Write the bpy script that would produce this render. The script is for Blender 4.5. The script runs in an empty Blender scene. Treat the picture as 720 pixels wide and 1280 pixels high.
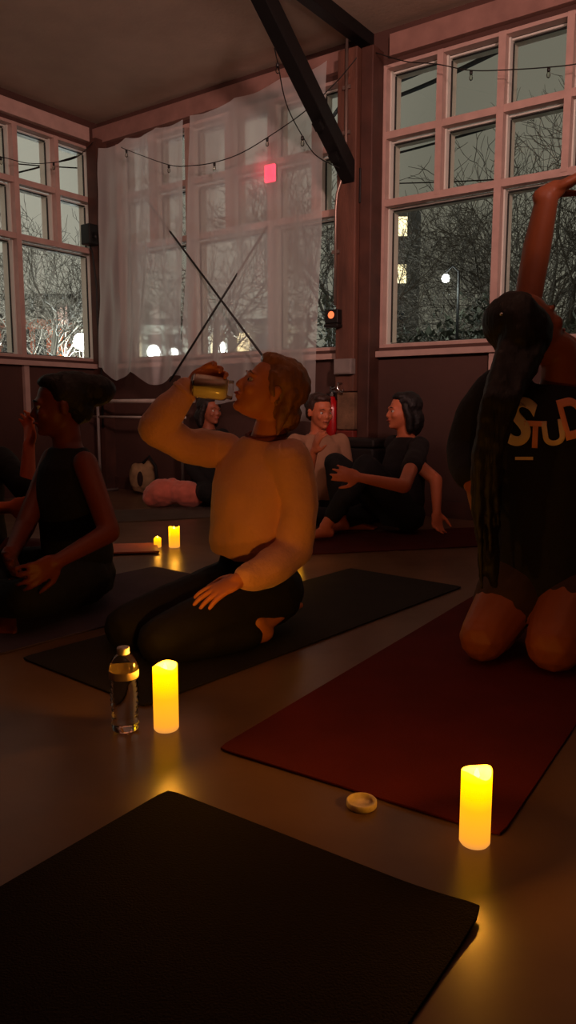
import bpy, bmesh, math, random
from mathutils import Vector as V, Matrix
from mathutils.bvhtree import BVHTree
from mathutils import noise
random.seed(4)
SC=bpy.context.scene; COL=SC.collection
F0=950.0; TH=math.atan(130/F0); CH=.78; CT,ST=math.cos(TH),math.sin(TH)
def ray(x,y):
    a=(x-360)/F0; b=(640-y)/F0
    return V((a,CT+b*ST,-ST+b*CT))
EYE=V((0,0,CH))
def at(x,y,Y):
    r=ray(x,y); return EYE+r*(Y/r.y)
def gr(x,y,z=0):
    r=ray(x,y); return EYE+r*((z-CH)/r.z)
U=V((.81221,-.58336,0)); N=V((-.58336,-.81221,0)); C0=V((-1.78513,7.5,0))
def W(s,d,z): return C0+U*s+N*d+V((0,0,z))
def on_s(x,y,s):                      # point of a line of sight in the plane s = const
    r=ray(x,y); t=((C0+U*s)-EYE).dot(U)/r.dot(U); return EYE+r*t
def lin(c):
    return tuple(((v/255)/12.92 if v/255<=.04045 else ((v/255+.055)/1.055)**2.4) for v in c)
# ---------------------------------------------------------------- materials
def nodes(name):
    m=bpy.data.materials.new(name); m.use_nodes=True; nt=m.node_tree; nt.nodes.clear()
    out=nt.nodes.new('ShaderNodeOutputMaterial'); return m,nt,out
def mat(name,rgb,rough=.6,metal=0,ns=8,amt=.15,bump=0,bs=60,spec=.5,sheen=0,coat=0,trans=0,sss=0,streak=None):
    m,nt,out=nodes(name); L=nt.links
    b=nt.nodes.new('ShaderNodeBsdfPrincipled'); L.new(b.outputs[0],out.inputs[0])
    tc=nt.nodes.new('ShaderNodeTexCoord')
    n=nt.nodes.new('ShaderNodeTexNoise'); n.inputs['Scale'].default_value=ns; n.inputs['Detail'].default_value=5
    src=tc.outputs['Object']
    if streak:
        mp=nt.nodes.new('ShaderNodeMapping'); mp.inputs['Scale'].default_value=streak; L.new(src,mp.inputs[0]); src=mp.outputs[0]
    L.new(src,n.inputs['Vector'])
    cr=nt.nodes.new('ShaderNodeValToRGB'); c=lin(rgb)
    cr.color_ramp.elements[0].position=.3; cr.color_ramp.elements[1].position=.7
    cr.color_ramp.elements[0].color=tuple(v*(1-amt) for v in c)+(1,)
    cr.color_ramp.elements[1].color=tuple(min(1,v*(1+amt)) for v in c)+(1,)
    L.new(n.outputs['Fac'],cr.inputs[0]); L.new(cr.outputs[0],b.inputs['Base Color'])
    b.inputs['Roughness'].default_value=rough; b.inputs['Metallic'].default_value=metal
    b.inputs['Specular IOR Level'].default_value=spec
    if sheen: b.inputs['Sheen Weight'].default_value=sheen
    if coat: b.inputs['Coat Weight'].default_value=coat
    if trans: b.inputs['Transmission Weight'].default_value=trans
    if bump:
        n2=nt.nodes.new('ShaderNodeTexNoise'); n2.inputs['Scale'].default_value=bs; n2.inputs['Detail'].default_value=4
        L.new(src,n2.inputs['Vector'])
        bp=nt.nodes.new('ShaderNodeBump'); bp.inputs['Strength'].default_value=bump; bp.inputs['Distance'].default_value=.01
        L.new(n2.outputs['Fac'],bp.inputs['Height']); L.new(bp.outputs[0],b.inputs['Normal'])
    return m
def glow(name,rgb,strength):
    m,nt,out=nodes(name); e=nt.nodes.new('ShaderNodeEmission')
    e.inputs[0].default_value=(*rgb,1); e.inputs[1].default_value=strength
    nt.links.new(e.outputs[0],out.inputs[0]); return m
def glassy(name,tint=(1,1,1),gl=.1,rough=.02,thr=None):
    m,nt,out=nodes(name); L=nt.links
    t=nt.nodes.new('ShaderNodeBsdfTransparent'); t.inputs[0].default_value=(*tint,1)
    g=nt.nodes.new('ShaderNodeBsdfGlossy'); g.inputs['Roughness'].default_value=rough
    fr=nt.nodes.new('ShaderNodeFresnel'); fr.inputs[0].default_value=1.45
    mu=nt.nodes.new('ShaderNodeMath'); mu.operation='MULTIPLY'; mu.inputs[1].default_value=gl
    L.new(fr.outputs[0],mu.inputs[0])
    x=nt.nodes.new('ShaderNodeMixShader'); L.new(mu.outputs[0],x.inputs[0]); L.new(t.outputs[0],x.inputs[1]); L.new(g.outputs[0],x.inputs[2])
    L.new(x.outputs[0],out.inputs[0]); return m
# ---------------------------------------------------------------- mesh helpers
def finish(name,bm,m,parent=None,smooth=False,bevel=0,recalc=True):
    if recalc: bmesh.ops.recalc_face_normals(bm,faces=bm.faces)
    me=bpy.data.meshes.new(name); bm.to_mesh(me); bm.free()
    if smooth:
        for p in me.polygons: p.use_smooth=True
    o=bpy.data.objects.new(name,me); COL.objects.link(o)
    for k in (m if isinstance(m,list) else [m]): me.materials.append(k)
    if parent is not None: 
        o.parent=parent; o.matrix_parent_inverse=Matrix.Translation(-parent.location)
    if bevel:
        b=o.modifiers.new('bev','BEVEL'); b.width=bevel; b.segments=2; b.limit_method='ANGLE'
    return o
def tag(o,label,cat,group=None,kind=None):
    o['label']=label; o['category']=cat
    if group: o['group']=group
    if kind: o['kind']=kind
    return o
def thing(name,loc,label,cat,group=None):
    o=bpy.data.objects.new(name,None); COL.objects.link(o); o.location=loc; o.empty_display_size=.1
    return tag(o,label,cat,group)
def quadbox(bm,P):
    v=[bm.verts.new(p) for p in P]
    for f in ((0,1,2,3),(4,7,6,5),(0,4,5,1),(1,5,6,2),(2,6,7,3),(3,7,4,0)): bm.faces.new([v[i] for i in f])
def wbox(bm,s0,s1,d0,d1,z0,z1):
    quadbox(bm,[W(s0,d0,z0),W(s1,d0,z0),W(s1,d1,z0),W(s0,d1,z0),W(s0,d0,z1),W(s1,d0,z1),W(s1,d1,z1),W(s0,d1,z1)])
def abox(bm,c,x,y,z):                 # centre and three half vectors
    c=V(c); x=V(x);y=V(y);z=V(z)
    quadbox(bm,[c-x-y-z,c+x-y-z,c+x+y-z,c-x+y-z,c-x-y+z,c+x-y+z,c+x+y+z,c-x+y+z])
def basis(d):
    d=V(d).normalized(); a=V((0,0,1)) if abs(d.z)<.9 else V((1,0,0))
    x=d.cross(a).normalized(); y=d.cross(x).normalized(); return x,y
def loftrings(bm,rings,cap=True):
    vs=[[bm.verts.new(p) for p in r] for r in rings]; n=len(vs[0])
    for a,b in zip(vs[:-1],vs[1:]):
        for i in range(n): bm.faces.new((a[i],a[(i+1)%n],b[(i+1)%n],b[i]))
    if cap:
        bm.faces.new(vs[0][::-1]); bm.faces.new(vs[-1])
def pipe(bm,pts,r,n=8):
    pts=[V(p) for p in pts]; rr=r if isinstance(r,(list,tuple)) else [r]*len(pts)
    rings=[]; x,y=basis(pts[1]-pts[0])
    for i,p in enumerate(pts):
        d=(pts[min(i+1,len(pts)-1)]-pts[max(i-1,0)]).normalized()
        x=(x-d*x.dot(d)).normalized(); y=d.cross(x)
        rings.append([p+(x*math.cos(2*math.pi*k/n)+y*math.sin(2*math.pi*k/n))*rr[i] for k in range(n)])
    loftrings(bm,rings)
def lathe(bm,c,prof,n=32,axis=V((0,0,1)),close=True,wob=None):
    x,y=basis(axis); axis=V(axis).normalized(); c=V(c); rings=[]
    for j,(r,h) in enumerate(prof):
        rings.append([c+axis*(h+(wob(j,2*math.pi*k/n) if wob else 0))+(x*math.cos(2*math.pi*k/n)+y*math.sin(2*math.pi*k/n))*r for k in range(n)])
    loftrings(bm,rings,close)
# organic parts: lists of shapes fused into one continuous skin
def ell(c,a,b,d): return ('e',V(c),V(a),V(b),V(d))
def ball(c,r): return ell(c,(r,0,0),(0,r,0),(0,0,r))
def tube(pts,rad): return ('t',[V(p) for p in pts],rad)
def loft(rings): return ('l',[(V(c),V(a),V(b)) for c,a,b in rings])
def blob(name,shapes,m,parent=None,vox=.006,smooth=6,noise_amp=0,noise_scale=12):
    bm=bmesh.new()
    for s in shapes:
        if s[0]=='e':
            r=bmesh.ops.create_icosphere(bm,subdivisions=3,radius=1)
            for v in r['verts']: c=v.co.copy(); v.co=s[1]+s[2]*c.x+s[3]*c.y+s[4]*c.z
        elif s[0]=='t':
            P,R=s[1],s[2]
            for i in range(len(P)-1):
                d=P[i+1]-P[i]; 
                if d.length<1e-5: continue
                x,y=basis(d); n=16
                loftrings(bm,[[P[i+j]+(x*math.cos(2*math.pi*k/n)+y*math.sin(2*math.pi*k/n))*R[i+j] for k in range(n)] for j in (0,1)])
            for p,r_ in zip(P,R):
                r=bmesh.ops.create_icosphere(bm,subdivisions=2,radius=r_)
                for v in r['verts']: v.co+=p
        else:
            n=24; rings=[[c+a*math.cos(2*math.pi*k/n)+b*math.sin(2*math.pi*k/n) for k in range(n)] for c,a,b in s[1]]
            loftrings(bm,rings)
    bmesh.ops.recalc_face_normals(bm,faces=bm.faces)
    me=bpy.data.meshes.new('tmp'); bm.to_mesh(me); bm.free()
    o=bpy.data.objects.new('tmp',me); COL.objects.link(o)
    r=o.modifiers.new('r','REMESH'); r.mode='VOXEL'; r.voxel_size=vox
    s=o.modifiers.new('s','SMOOTH'); s.factor=.5; s.iterations=smooth
    dg=bpy.context.evaluated_depsgraph_get(); dg.update()
    m2=bpy.data.meshes.new_from_object(o.evaluated_get(dg)); bpy.data.objects.remove(o)
    if noise_amp:
        nn=[tuple(n_.vector) for n_ in m2.vertex_normals]
        for v,n_ in zip(m2.vertices,nn):
            k=noise.noise(v.co*noise_scale)+.5*noise.noise(v.co*noise_scale*2.3)
            v.co+=V(n_)*noise_amp*k
    for p in m2.polygons: p.use_smooth=True
    m2.name=name; m2.materials.clear(); m2.materials.append(m)
    o=bpy.data.objects.new(name,m2); COL.objects.link(o)
    if parent is not None: o.parent=parent; o.matrix_parent_inverse=Matrix.Translation(-parent.location)
    return o
# ---------------------------------------------------------------- palette
def plaster(name,rgb): return mat(name,rgb,.8,ns=2.5,amt=.12,bump=.15,bs=35)
M=dict(
 ceiling=plaster('ceiling_paint',(178,160,142)), wall=mat('wall_paint',(74,46,38),.75,ns=1.2,amt=.25,bump=.2,bs=20),
 frame=mat('window_frame_paint',(180,150,140),.5,ns=10,amt=.1,bump=.1), sash=mat('sash_skylit_tone',(205,205,195),.4,amt=.04), gasket=mat('black_gasket',(22,20,18),.6),
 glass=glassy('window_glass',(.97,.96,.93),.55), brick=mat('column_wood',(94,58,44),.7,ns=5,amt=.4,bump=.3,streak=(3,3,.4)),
 steel=mat('black_steel',(16,14,14),.55,metal=.3,bump=.1), darkwood=mat('dark_wood',(70,40,30),.7,ns=6,amt=.35),
 conduit=mat('conduit_grey',(150,130,120),.4,metal=.7), wire=mat('black_wire',(14,13,12),.6),
 bulb=glassy('bulb_glass',(.9,.9,.85),1.5,.05), greybox=mat('grey_box',(130,120,115),.5),
 red=mat('extinguisher_red',(170,14,20),.3,coat=.5), redpaint=mat('red_column_paint',(120,40,28),.6,ns=6,amt=.3),
 white=mat('white_metal',(190,175,165),.4), black=mat('black_plastic',(14,12,12),.5), chrome=mat('chrome',(200,200,200),.2,metal=1),
)
def floor_mat():
    m,nt,out=nodes('polished_concrete'); L=nt.links
    b=nt.nodes.new('ShaderNodeBsdfPrincipled'); L.new(b.outputs[0],out.inputs[0])
    tc=nt.nodes.new('ShaderNodeTexCoord')
    n=nt.nodes.new('ShaderNodeTexNoise'); n.inputs['Scale'].default_value=1.7; n.inputs['Detail'].default_value=8; L.new(tc.outputs['Object'],n.inputs['Vector'])
    cr=nt.nodes.new('ShaderNodeValToRGB'); e=cr.color_ramp.elements
    e[0].position=.3; e[0].color=(*lin((94,68,48)),1); e[1].position=.72; e[1].color=(*lin((132,102,76)),1)
    L.new(n.outputs['Fac'],cr.inputs[0]); L.new(cr.outputs[0],b.inputs['Base Color'])
    n2=nt.nodes.new('ShaderNodeTexNoise'); n2.inputs['Scale'].default_value=9; n2.inputs['Detail'].default_value=6; L.new(tc.outputs['Object'],n2.inputs['Vector'])
    mr=nt.nodes.new('ShaderNodeMapRange'); mr.inputs[3].default_value=.24; mr.inputs[4].default_value=.38
    L.new(n2.outputs['Fac'],mr.inputs[0]); L.new(mr.outputs[0],b.inputs['Roughness'])
    bp=nt.nodes.new('ShaderNodeBump'); bp.inputs['Strength'].default_value=.08; bp.inputs['Distance'].default_value=.01
    L.new(n2.outputs['Fac'],bp.inputs['Height']); L.new(bp.outputs[0],b.inputs['Normal'])
    return m
# ---------------------------------------------------------------- room shell
HC=3.40; SR=9.2; DR=8.2; T=.22
SILL,T1,T2,TOP=1.22,2.24,2.70,3.17
def struct(name,bm,m,label=None,bevel=0):
    o=finish(name,bm,m,bevel=bevel); o['kind']='structure'
    if label: o['label']=label
    return o
bm=bmesh.new(); wbox(bm,-T,SR+T,-T,DR+T,-.15,0); struct('floor',bm,floor_mat(),'polished brown grey concrete floor')
bm=bmesh.new(); wbox(bm,-T,SR+T,-T,DR+T,HC,HC+.2); struct('ceiling',bm,M['ceiling'],'plain plaster ceiling lit dim pink')
# back wall (long), openings between s ranges
bm=bmesh.new()
wbox(bm,-T,SR+T,-T,0,0,SILL); wbox(bm,-T,SR+T,-T,0,TOP,HC)
wbox(bm,-T,.25,-T,0,SILL,TOP); wbox(bm,2.86,3.03,-T,0,SILL,TOP); wbox(bm,8.3,SR+T,-T,0,SILL,TOP)
wbox(bm,5.60,5.76,-T,0,SILL,TOP)
struct('wall_back',bm,M['wall'],'dark wall under the row of tall windows')
bm=bmesh.new()
wbox(bm,-T,0,0,DR,0,SILL); wbox(bm,-T,0,0,DR,TOP,HC); wbox(bm,-T,0,0,.04,SILL,TOP); wbox(bm,-T,0,4.3,DR,SILL,TOP)
struct('wall_left',bm,M['wall'],'dark wall under the left windows')
bm=bmesh.new(); wbox(bm,SR,SR+T,0,DR,0,HC); struct('wall_right',bm,M['wall'])
bm=bmesh.new(); wbox(bm,-T,SR+T,DR,DR+T,0,HC); struct('wall_front',bm,M['wall'])
wn=[0]
def window(a0,a1,left=False,split=True):
    """a bay of the window band: painted frame, split upper lights, one large lower light"""
    wn[0]+=1
    def B(bm,s0,s1,d0,d1,z0,z1):
        if left: wbox(bm,-d1 if 0 else -abs(max(d0,d1)),-abs(min(d0,d1)),s0,s1,z0,z1)
        else: wbox(bm,s0,s1,-abs(max(d0,d1)),-abs(min(d0,d1)),z0,z1)
    h=.024; mid=(a0+a1)/2
    bm=bmesh.new()
    D0,D1=.0,.055                      # inner bars
    vb=[(a0,SILL,TOP),(a1,SILL,TOP)]; 
    if split: vb.append((mid,T1,TOP))
    for s,z0,z1 in vb:
        if s==a0: e0,e1=s,s+h
        elif s==a1: e0,e1=s-h,s
        else: e0,e1=s-.022,s+.022
        B(bm,e0,e1,D0,D1,z0,z1); B(bm,e0+.001,e1-.001,D1,.085,z0,z1)
    for z in (SILL,T1,T2,TOP):
        B(bm,a0+h,a1-h,D0+.004,D1,z-h,z+h); B(bm,a0+h,a1-h,D1,.085,z-.02,z+.02)
    # outer sash edges, sky light on the reveals put into their paler colour
    cells=[(a0,a1,SILL,T1)]
    xs=[a0,mid,a1] if split else [a0,a1]
    for x0,x1 in zip(xs[:-1],xs[1:]): cells+= [(x0,x1,T1,T2),(x0,x1,T2,TOP)]
    sb=bmesh.new()
    for x0,x1,z0,z1 in cells:
        for p0,p1 in ((x0+.022,x0+.034),(x1-.034,x1-.022)): B(sb,p0,p1,.06,.20,z0+.022,z1-.022)
        for p0,p1 in ((z0+.022,z0+.034),(z1-.034,z1-.022)): B(sb,x0+.034,x1-.034,.09,.20,p0,p1)
    o=finish('window_%d'%wn[0],bm,M['frame']); o['kind']='structure'
    o['label']='painted grid window bay of the %s wall'%('left' if left else 'back')
    finish('sash',sb,M['sash'],o)
    g=bmesh.new()
    for x0,x1,z0,z1 in cells:
        for p0,p1 in ((x0+.035,x0+.041),(x1-.041,x1-.035)): B(g,p0,p1,.106,.122,z0+.046,z1-.046)
        for p0,p1 in ((z0+.035,z0+.041),(z1-.041,z1-.035)): B(g,x0+.041,x1-.041,.106,.122,p0,p1)
    q=finish('gasket',g,M['gasket'],o)
    for x0,x1,z0,z1 in cells:
        g=bmesh.new(); B(g,x0+.038,x1-.038,.112,.116,z0+.038,z1-.038); finish('glass_pane',g,M['glass'],o)
for a in (.25,1.135,2.02): window(a,a+(.885 if a<2 else .84))
for a in (3.03,3.888,4.746): window(a,a+.858 if a<4.7 else 5.6)
for a in (5.76,6.607,7.454): window(a,a+.847)
for a in (.04,.89,1.74,2.59,3.44): window(a,a+.85 if a<3.4 else 4.3,left=True)
# sills, lintel trims, mullion posts running down, corner trim
bm=bmesh.new(); wbox(bm,.2,2.9,0,.06,SILL-.07,SILL-.028); wbox(bm,3.0,8.35,0,.06,SILL-.07,SILL-.028); struct('trim_1',bm,M['frame'],'pink lit window sill ledge')
bm=bmesh.new(); wbox(bm,0,.06,.02,4.3,SILL-.07,SILL-.028); struct('trim_2',bm,M['frame'],'left window sill ledge')
bm=bmesh.new(); wbox(bm,0,.035,.875,.925,0,SILL-.07); wbox(bm,3.885,3.935,0,.035,0,SILL-.07); struct('trim_3',bm,M['frame'],'post under the window sills')
bm=bmesh.new(); wbox(bm,.0,.13,0,.13,0,TOP+.05); struct('trim_4',bm,M['darkwood'],'dark reddish corner post')
bm=bmesh.new(); wbox(bm,.0,2.74,0,.05,TOP+.03,TOP+.17); wbox(bm,3.1,SR,0,.05,TOP+.03,TOP+.17); struct('trim_5',bm,mat('lintel_paint',(140,105,95),.6),'timber lintel over the windows')
bm=bmesh.new(); wbox(bm,0,.05,.13,DR,TOP+.03,TOP+.15); struct('trim_6',bm,M['frame'],'timber lintel over the left windows')
bm=bmesh.new(); wbox(bm,.13,SR,0,.02,0,.12); struct('baseboard_back',bm,M['darkwood'])
# ---------------------------------------------------------------- column, beam, brace
SCOL=2.90
o=thing('column',W(SCOL,.12,0),'tall reddish brown timber column between the curtain and the right windows','column')
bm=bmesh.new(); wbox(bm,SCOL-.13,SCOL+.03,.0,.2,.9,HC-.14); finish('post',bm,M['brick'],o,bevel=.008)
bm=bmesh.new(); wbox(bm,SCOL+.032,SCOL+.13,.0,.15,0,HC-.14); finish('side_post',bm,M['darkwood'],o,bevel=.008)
bm=bmesh.new(); wbox(bm,SCOL-.12,SCOL+.03,.0,.19,.62,.895); finish('pier',bm,mat('rough_pier',(115,85,62),.9,ns=9,amt=.4,bump=.4),o,bevel=.01)
bm=bmesh.new(); wbox(bm,SCOL-.125,SCOL+.03,.0,.195,0,.615); finish('painted_base',bm,M['redpaint'],o,bevel=.01)
o=finish('ceiling_beam',bmesh.new(),M['steel']); bpy.data.objects.remove(o)
bm=bmesh.new(); wbox(bm,SCOL-.04,SCOL+.05,.0,DR,HC-.09,HC); 
o=finish('ceiling_beam',bm,M['steel'],bevel=.006); tag(o,'dark beam running along the ceiling from the column top','beam')
# diagonal brace
a=on_s(444,232,SCOL-.03); b_=on_s(326,-10,SCOL-.03)
tz=(HC-.14-a.z)/(b_.z-a.z); b_=a+(b_-a)*tz
root=thing('diagonal_brace',a,'thick black steel brace slanting from the column up to the ceiling','brace')
d=(b_-a).normalized(); x=U; y=d.cross(x).normalized()
bm=bmesh.new(); L_=(b_-a).length; abox(bm,a+d*(L_/2),x*.05,y*.06,d*(L_/2-.02)); finish('strut',bm,M['steel'],root,bevel=.006)
bm=bmesh.new(); abox(bm,a+V((0,0,-.02)),U*.075,N*.05,V((0,0,.12))); 
bm2=bm; abox(bm2,a+N*(-.06),U*.09,N*.012,V((0,0,.16))); finish('end_bracket',bm2,M['steel'],root,bevel=.006)
for t_ in (.3,.55):
    bm=bmesh.new(); abox(bm,a+d*t_+y*-.075,x*.03,y*.018,d*.03); finish('clamp',bm,M['steel'],root)
# conduit
CS=SCOL-.045
root=thing('conduit_pipe',W(CS,.22,0),'thin pale conduit pipe running down the column','pipe')
bm=bmesh.new(); pipe(bm,[W(CS,.215,HC-.02),W(CS,.215,2.62),W(CS,.215,2.5),W(CS-.03,.215,2.4),W(CS-.07,.215,2.3),W(CS-.08,.215,2.2),W(CS-.08,.215,1.52)],.011,10); finish('pipe',bm,M['conduit'],root,smooth=True)
for z in (3.0,2.7,1.9):
    bm=bmesh.new(); abox(bm,W(CS if z>2.5 else CS-.08,.21,z),U*.03,N*.008,V((0,0,.012))); finish('strap',bm,M['conduit'],root)
root=thing('warning_light',W(SCOL-.125,.22,1.4),'small box with a glowing orange red indicator at the conduit end','light')
bm=bmesh.new(); abox(bm,W(SCOL-.125,.235,1.44),U*.055,N*.032,V((0,0,.05))); abox(bm,W(SCOL-.125,.24,1.375),U*.06,N*.036,V((0,0,.012))); finish('housing',bm,M['black'],root,bevel=.006)
bm=bmesh.new(); lathe(bm,W(SCOL-.125,.267,1.45),[(.001,0.012),(.017,.010),(.026,.002),(.026,-.002)][::-1],axis=N,n=20); finish('lens',bm,glow('red_lens',(1,.18,.06),1.6),root,smooth=True)
bm=bmesh.new(); abox(bm,W(SCOL-.035,.22,1.08),U*.075,N*.03,V((0,0,.055))); abox(bm,W(SCOL-.035,.253,1.08),U*.068,N*.003,V((0,0,.048)))
o=finish('junction_box',bm,M['greybox'],bevel=.006); tag(o,'grey metal junction box on the column above the red base','box')
# hook on the pier
bm=bmesh.new(); p=W(SCOL-.07,.2,.96); pipe(bm,[p,p+N*.05,p+N*.06+V((0,0,-.04)),p+N*.03+U*.03+V((0,0,-.07)),p+U*.05+N*.06+V((0,0,-.05))],.007,8)
o=finish('wall_hook',bm,M['chrome'],smooth=True); tag(o,'small shiny metal hook on the column below the grey box','hook')
# extinguisher hangs beside the column
ex=W(2.70,.12,.5); root=thing('fire_extinguisher',ex,'red fire extinguisher hanging on the wall left of the column','fire extinguisher')
bm=bmesh.new(); lathe(bm,ex,[(.02,0),(.055,.005),(.06,.02),(.06,.27),(.052,.31),(.03,.34),(.022,.35),(.022,.365)],n=28); finish('cylinder',bm,M['red'],root,smooth=True)
bm=bmesh.new(); lathe(bm,ex,[(.018,.366),(.02,.37),(.02,.39),(.01,.40)],n=16); abox(bm,ex+V((0,0,.405))+U*.03,U*.05,N*.009,V((0,0,.006))); abox(bm,ex+V((0,0,.435))+U*.03,(U*.05+V((0,0,.012))),N*.009,V((0,0,.005))); abox(bm,ex+V((0,0,.42))-U*.012,U*.008,N*.009,V((0,0,.02)));finish('handle_valve',bm,M['chrome'],root)
bm=bmesh.new(); pipe(bm,[ex+V((0,0,.38)),ex-U*.05+V((0,0,.38)),ex-U*.08+V((0,0,.32)),ex-U*.078+V((0,0,.2)),ex-U*.075+V((0,0,.1))],[.008,.008,.008,.008,.013],8); finish('hose',bm,M['black'],root,smooth=True)
bm=bmesh.new(); abox(bm,ex-N*.085+V((0,0,.2)),U*.03,N*.028,V((0,0,.15))); finish('bracket',bm,M['steel'],root)
# small black speaker at corner with cable
root=thing('wall_speaker',W(.08,.19,2.33),'small black speaker box mounted by the left corner post','speaker')
bm=bmesh.new(); abox(bm,W(.09,.20,2.36),U*.06,N*.055,V((0,0,.09))); finish('cabinet',bm,M['black'],root,bevel=.01)
bm=bmesh.new(); lathe(bm,W(.152,.20,2.34),[(.042,0),(.04,.004),(.02,-.002),(.001,-.004)],axis=U,n=20); finish('cone',bm,M['steel'],root,smooth=True)
bm=bmesh.new(); pipe(bm,[W(.09,.2,2.27),W(.11,.19,2.2),W(.13,.17,1.9),W(.125,.17,1.6),W(.14,.16,1.3),W(.16,.17,1.0),W(.14,.16,.6)],.008,8)
finish('cable',bm,M['wire'],root,smooth=True)
# ballet barre against the back wall
root=thing('ballet_barre',W(.95,.35,0),'low white metal barre with two rails standing by the corner','barre')
bm=bmesh.new(); pipe(bm,[W(.12,.35,.84),W(1.5,.35,.84)],.018,12); finish('upper_rail',bm,M['white'],root,smooth=True)
bm=bmesh.new(); pipe(bm,[W(.22,.35,.70),W(1.4,.35,.70)],.011,12); finish('lower_rail',bm,M['white'],root,smooth=True)
for s in (.3,1.35):
    bm=bmesh.new(); pipe(bm,[W(s,.35,.84),W(s,.35,.03)],.014,12); finish('post',bm,M['greybox'],root,smooth=True)
    bm=bmesh.new(); pipe(bm,[W(s,.14,.015),W(s,.58,.015)],.014,12); finish('foot',bm,M['greybox'],root,smooth=True)
# black storage case
c=at(448,572,5.3); c.z=.29
root=thing('equipment_case',(c.x,c.y,0),'black box shaped case standing on the floor behind the seated people','case')
bm=bmesh.new(); abox(bm,(c.x,c.y,.27),U*.21,N*.16,V((0,0,.245))); finish('body',bm,mat('case_black',(18,13,12),.7),root,bevel=.02)
bm=bmesh.new(); abox(bm,(c.x,c.y,.545),U*.215,N*.165,V((0,0,.028))); finish('lid',bm,mat('case_lid',(22,16,14),.6),root,bevel=.015)
for sx in (-1,1):
    for sy in (-1,1):
        bm=bmesh.new(); lathe(bm,V((c.x,c.y,0))+U*.16*sx+N*.12*sy,[(.02,0),(.02,.03)],n=12); finish('foot',bm,M['black'],root)
# cross bracing rods
CD=.34
def wpt(x,y,dd):  # line of sight to plane parallel to back wall
    r=ray(x,y); t=((C0+N*dd)-EYE).dot(N)/r.dot(N); return EYE+r*t
for i,(p,q,nm) in enumerate((((178,243),(330,447),'right'),((334,283),(212,477),'left'))):
    bm=bmesh.new(); pipe(bm,[wpt(*p,.15),wpt(*q,.56)],.0085,8)
    o=finish('brace_cable',bm,M['wire'],smooth=True)
    tag(o,'thin black diagonal cable crossing the plastic sheet, falling to the %s'%nm,'cable')
# ---------------------------------------------------------------- plastic curtain
def sheet_mat():
    m,nt,out=nodes('milky_plastic_sheet'); L=nt.links
    t=nt.nodes.new('ShaderNodeBsdfTransparent'); t.inputs[0].default_value=(.97,.97,.97,1)
    df=nt.nodes.new('ShaderNodeBsdfDiffuse'); df.inputs[0].default_value=(.86,.84,.82,1)
    tl=nt.nodes.new('ShaderNodeBsdfTranslucent'); tl.inputs[0].default_value=(.88,.88,.86,1)
    gl=nt.nodes.new('ShaderNodeBsdfGlossy'); gl.inputs['Roughness'].default_value=.38; gl.inputs[0].default_value=(.8,.8,.8,1)
    a=nt.nodes.new('ShaderNodeMixShader'); a.inputs[0].default_value=.5; L.new(df.outputs[0],a.inputs[1]); L.new(tl.outputs[0],a.inputs[2])
    b=nt.nodes.new('ShaderNodeMixShader'); b.inputs[0].default_value=.08; L.new(a.outputs[0],b.inputs[1]); L.new(gl.outputs[0],b.inputs[2])
    lw=nt.nodes.new('ShaderNodeLayerWeight'); lw.inputs[0].default_value=.5
    n=nt.nodes.new('ShaderNodeTexNoise'); n.inputs['Scale'].default_value=1.6; n.inputs['Detail'].default_value=4
    tc=nt.nodes.new('ShaderNodeTexCoord'); mp=nt.nodes.new('ShaderNodeMapping'); mp.inputs['Scale'].default_value=(1.6,1.6,.25)
    L.new(tc.outputs['Object'],mp.inputs[0]); L.new(mp.outputs[0],n.inputs['Vector'])
    ad=nt.nodes.new('ShaderNodeMath'); ad.operation='MULTIPLY_ADD'; ad.inputs[1].default_value=.9; ad.inputs[2].default_value=.34
    L.new(lw.outputs['Facing'],ad.inputs[0])
    a2=nt.nodes.new('ShaderNodeMath'); a2.operation='MULTIPLY_ADD'; a2.inputs[1].default_value=.25; L.new(n.outputs['Fac'],a2.inputs[0]); L.new(ad.outputs[0],a2.inputs[2])
    sb=nt.nodes.new('ShaderNodeMath'); sb.operation='SUBTRACT'; sb.use_clamp=True; sb.inputs[1].default_value=.12; L.new(a2.outputs[0],sb.inputs[0])
    x=nt.nodes.new('ShaderNodeMixShader'); L.new(sb.outputs[0],x.inputs[0]); L.new(t.outputs[0],x.inputs[1]); L.new(b.outputs[0],x.inputs[2])
    L.new(x.outputs[0],out.inputs[0]); return m
SH=sheet_mat()
def curtain(s0,s1,t0,t1,zb0,zb1,label,seed,pull0=0,pull1=0):
    rnd=random.Random(seed); n=150; mz=60
    ph=[rnd.uniform(0,6.28) for _ in range(6)]
    bm=bmesh.new(); grid=[]
    for j in range(mz+1):
        v=j/mz; row=[]
        for i in range(n+1):
            k=i/n
            e0=s0+pull0*math.sin(math.pi*min(1,v*1.0))*1; e1=s1+pull1*math.sin(math.pi*v)
            s=e0+(e1-e0)*k
            top=t0+(t1-t0)*k - .03*abs(math.sin(k*9)); bot=zb0+(zb1-zb0)*k+.05*math.sin(k*13+ph[0])
            z=top+(bot-top)*v
            amp=.006+.016*v
            d=CD+amp*(math.sin(k*14+ph[1]+v*2.5)+.6*math.sin(k*31+ph[2]-v*4)+.15*math.sin(k*60+ph[3]+5*v))+.04*math.sin(k*7+ph[4])*v+.012*math.sin(9*v+20*k)*v
            d+=.02*noise.noise(V((k*6,v*5,seed)))
            row.append(bm.verts.new(W(s,d-.12*(1-v),z)))
        grid.append(row)
    for j in range(mz):
        for i in range(n): bm.faces.new((grid[j][i],grid[j][i+1],grid[j+1][i+1],grid[j+1][i]))
    o=finish('plastic_curtain',bm,SH,smooth=True,recalc=False)
    tag(o,label,'curtain','plastic sheets over the back windows')
    return o
curtain(.27,1.30,3.08,3.12,1.10,1.0,'translucent plastic sheet left of the narrow gap, hanging before the windows',3)
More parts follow.
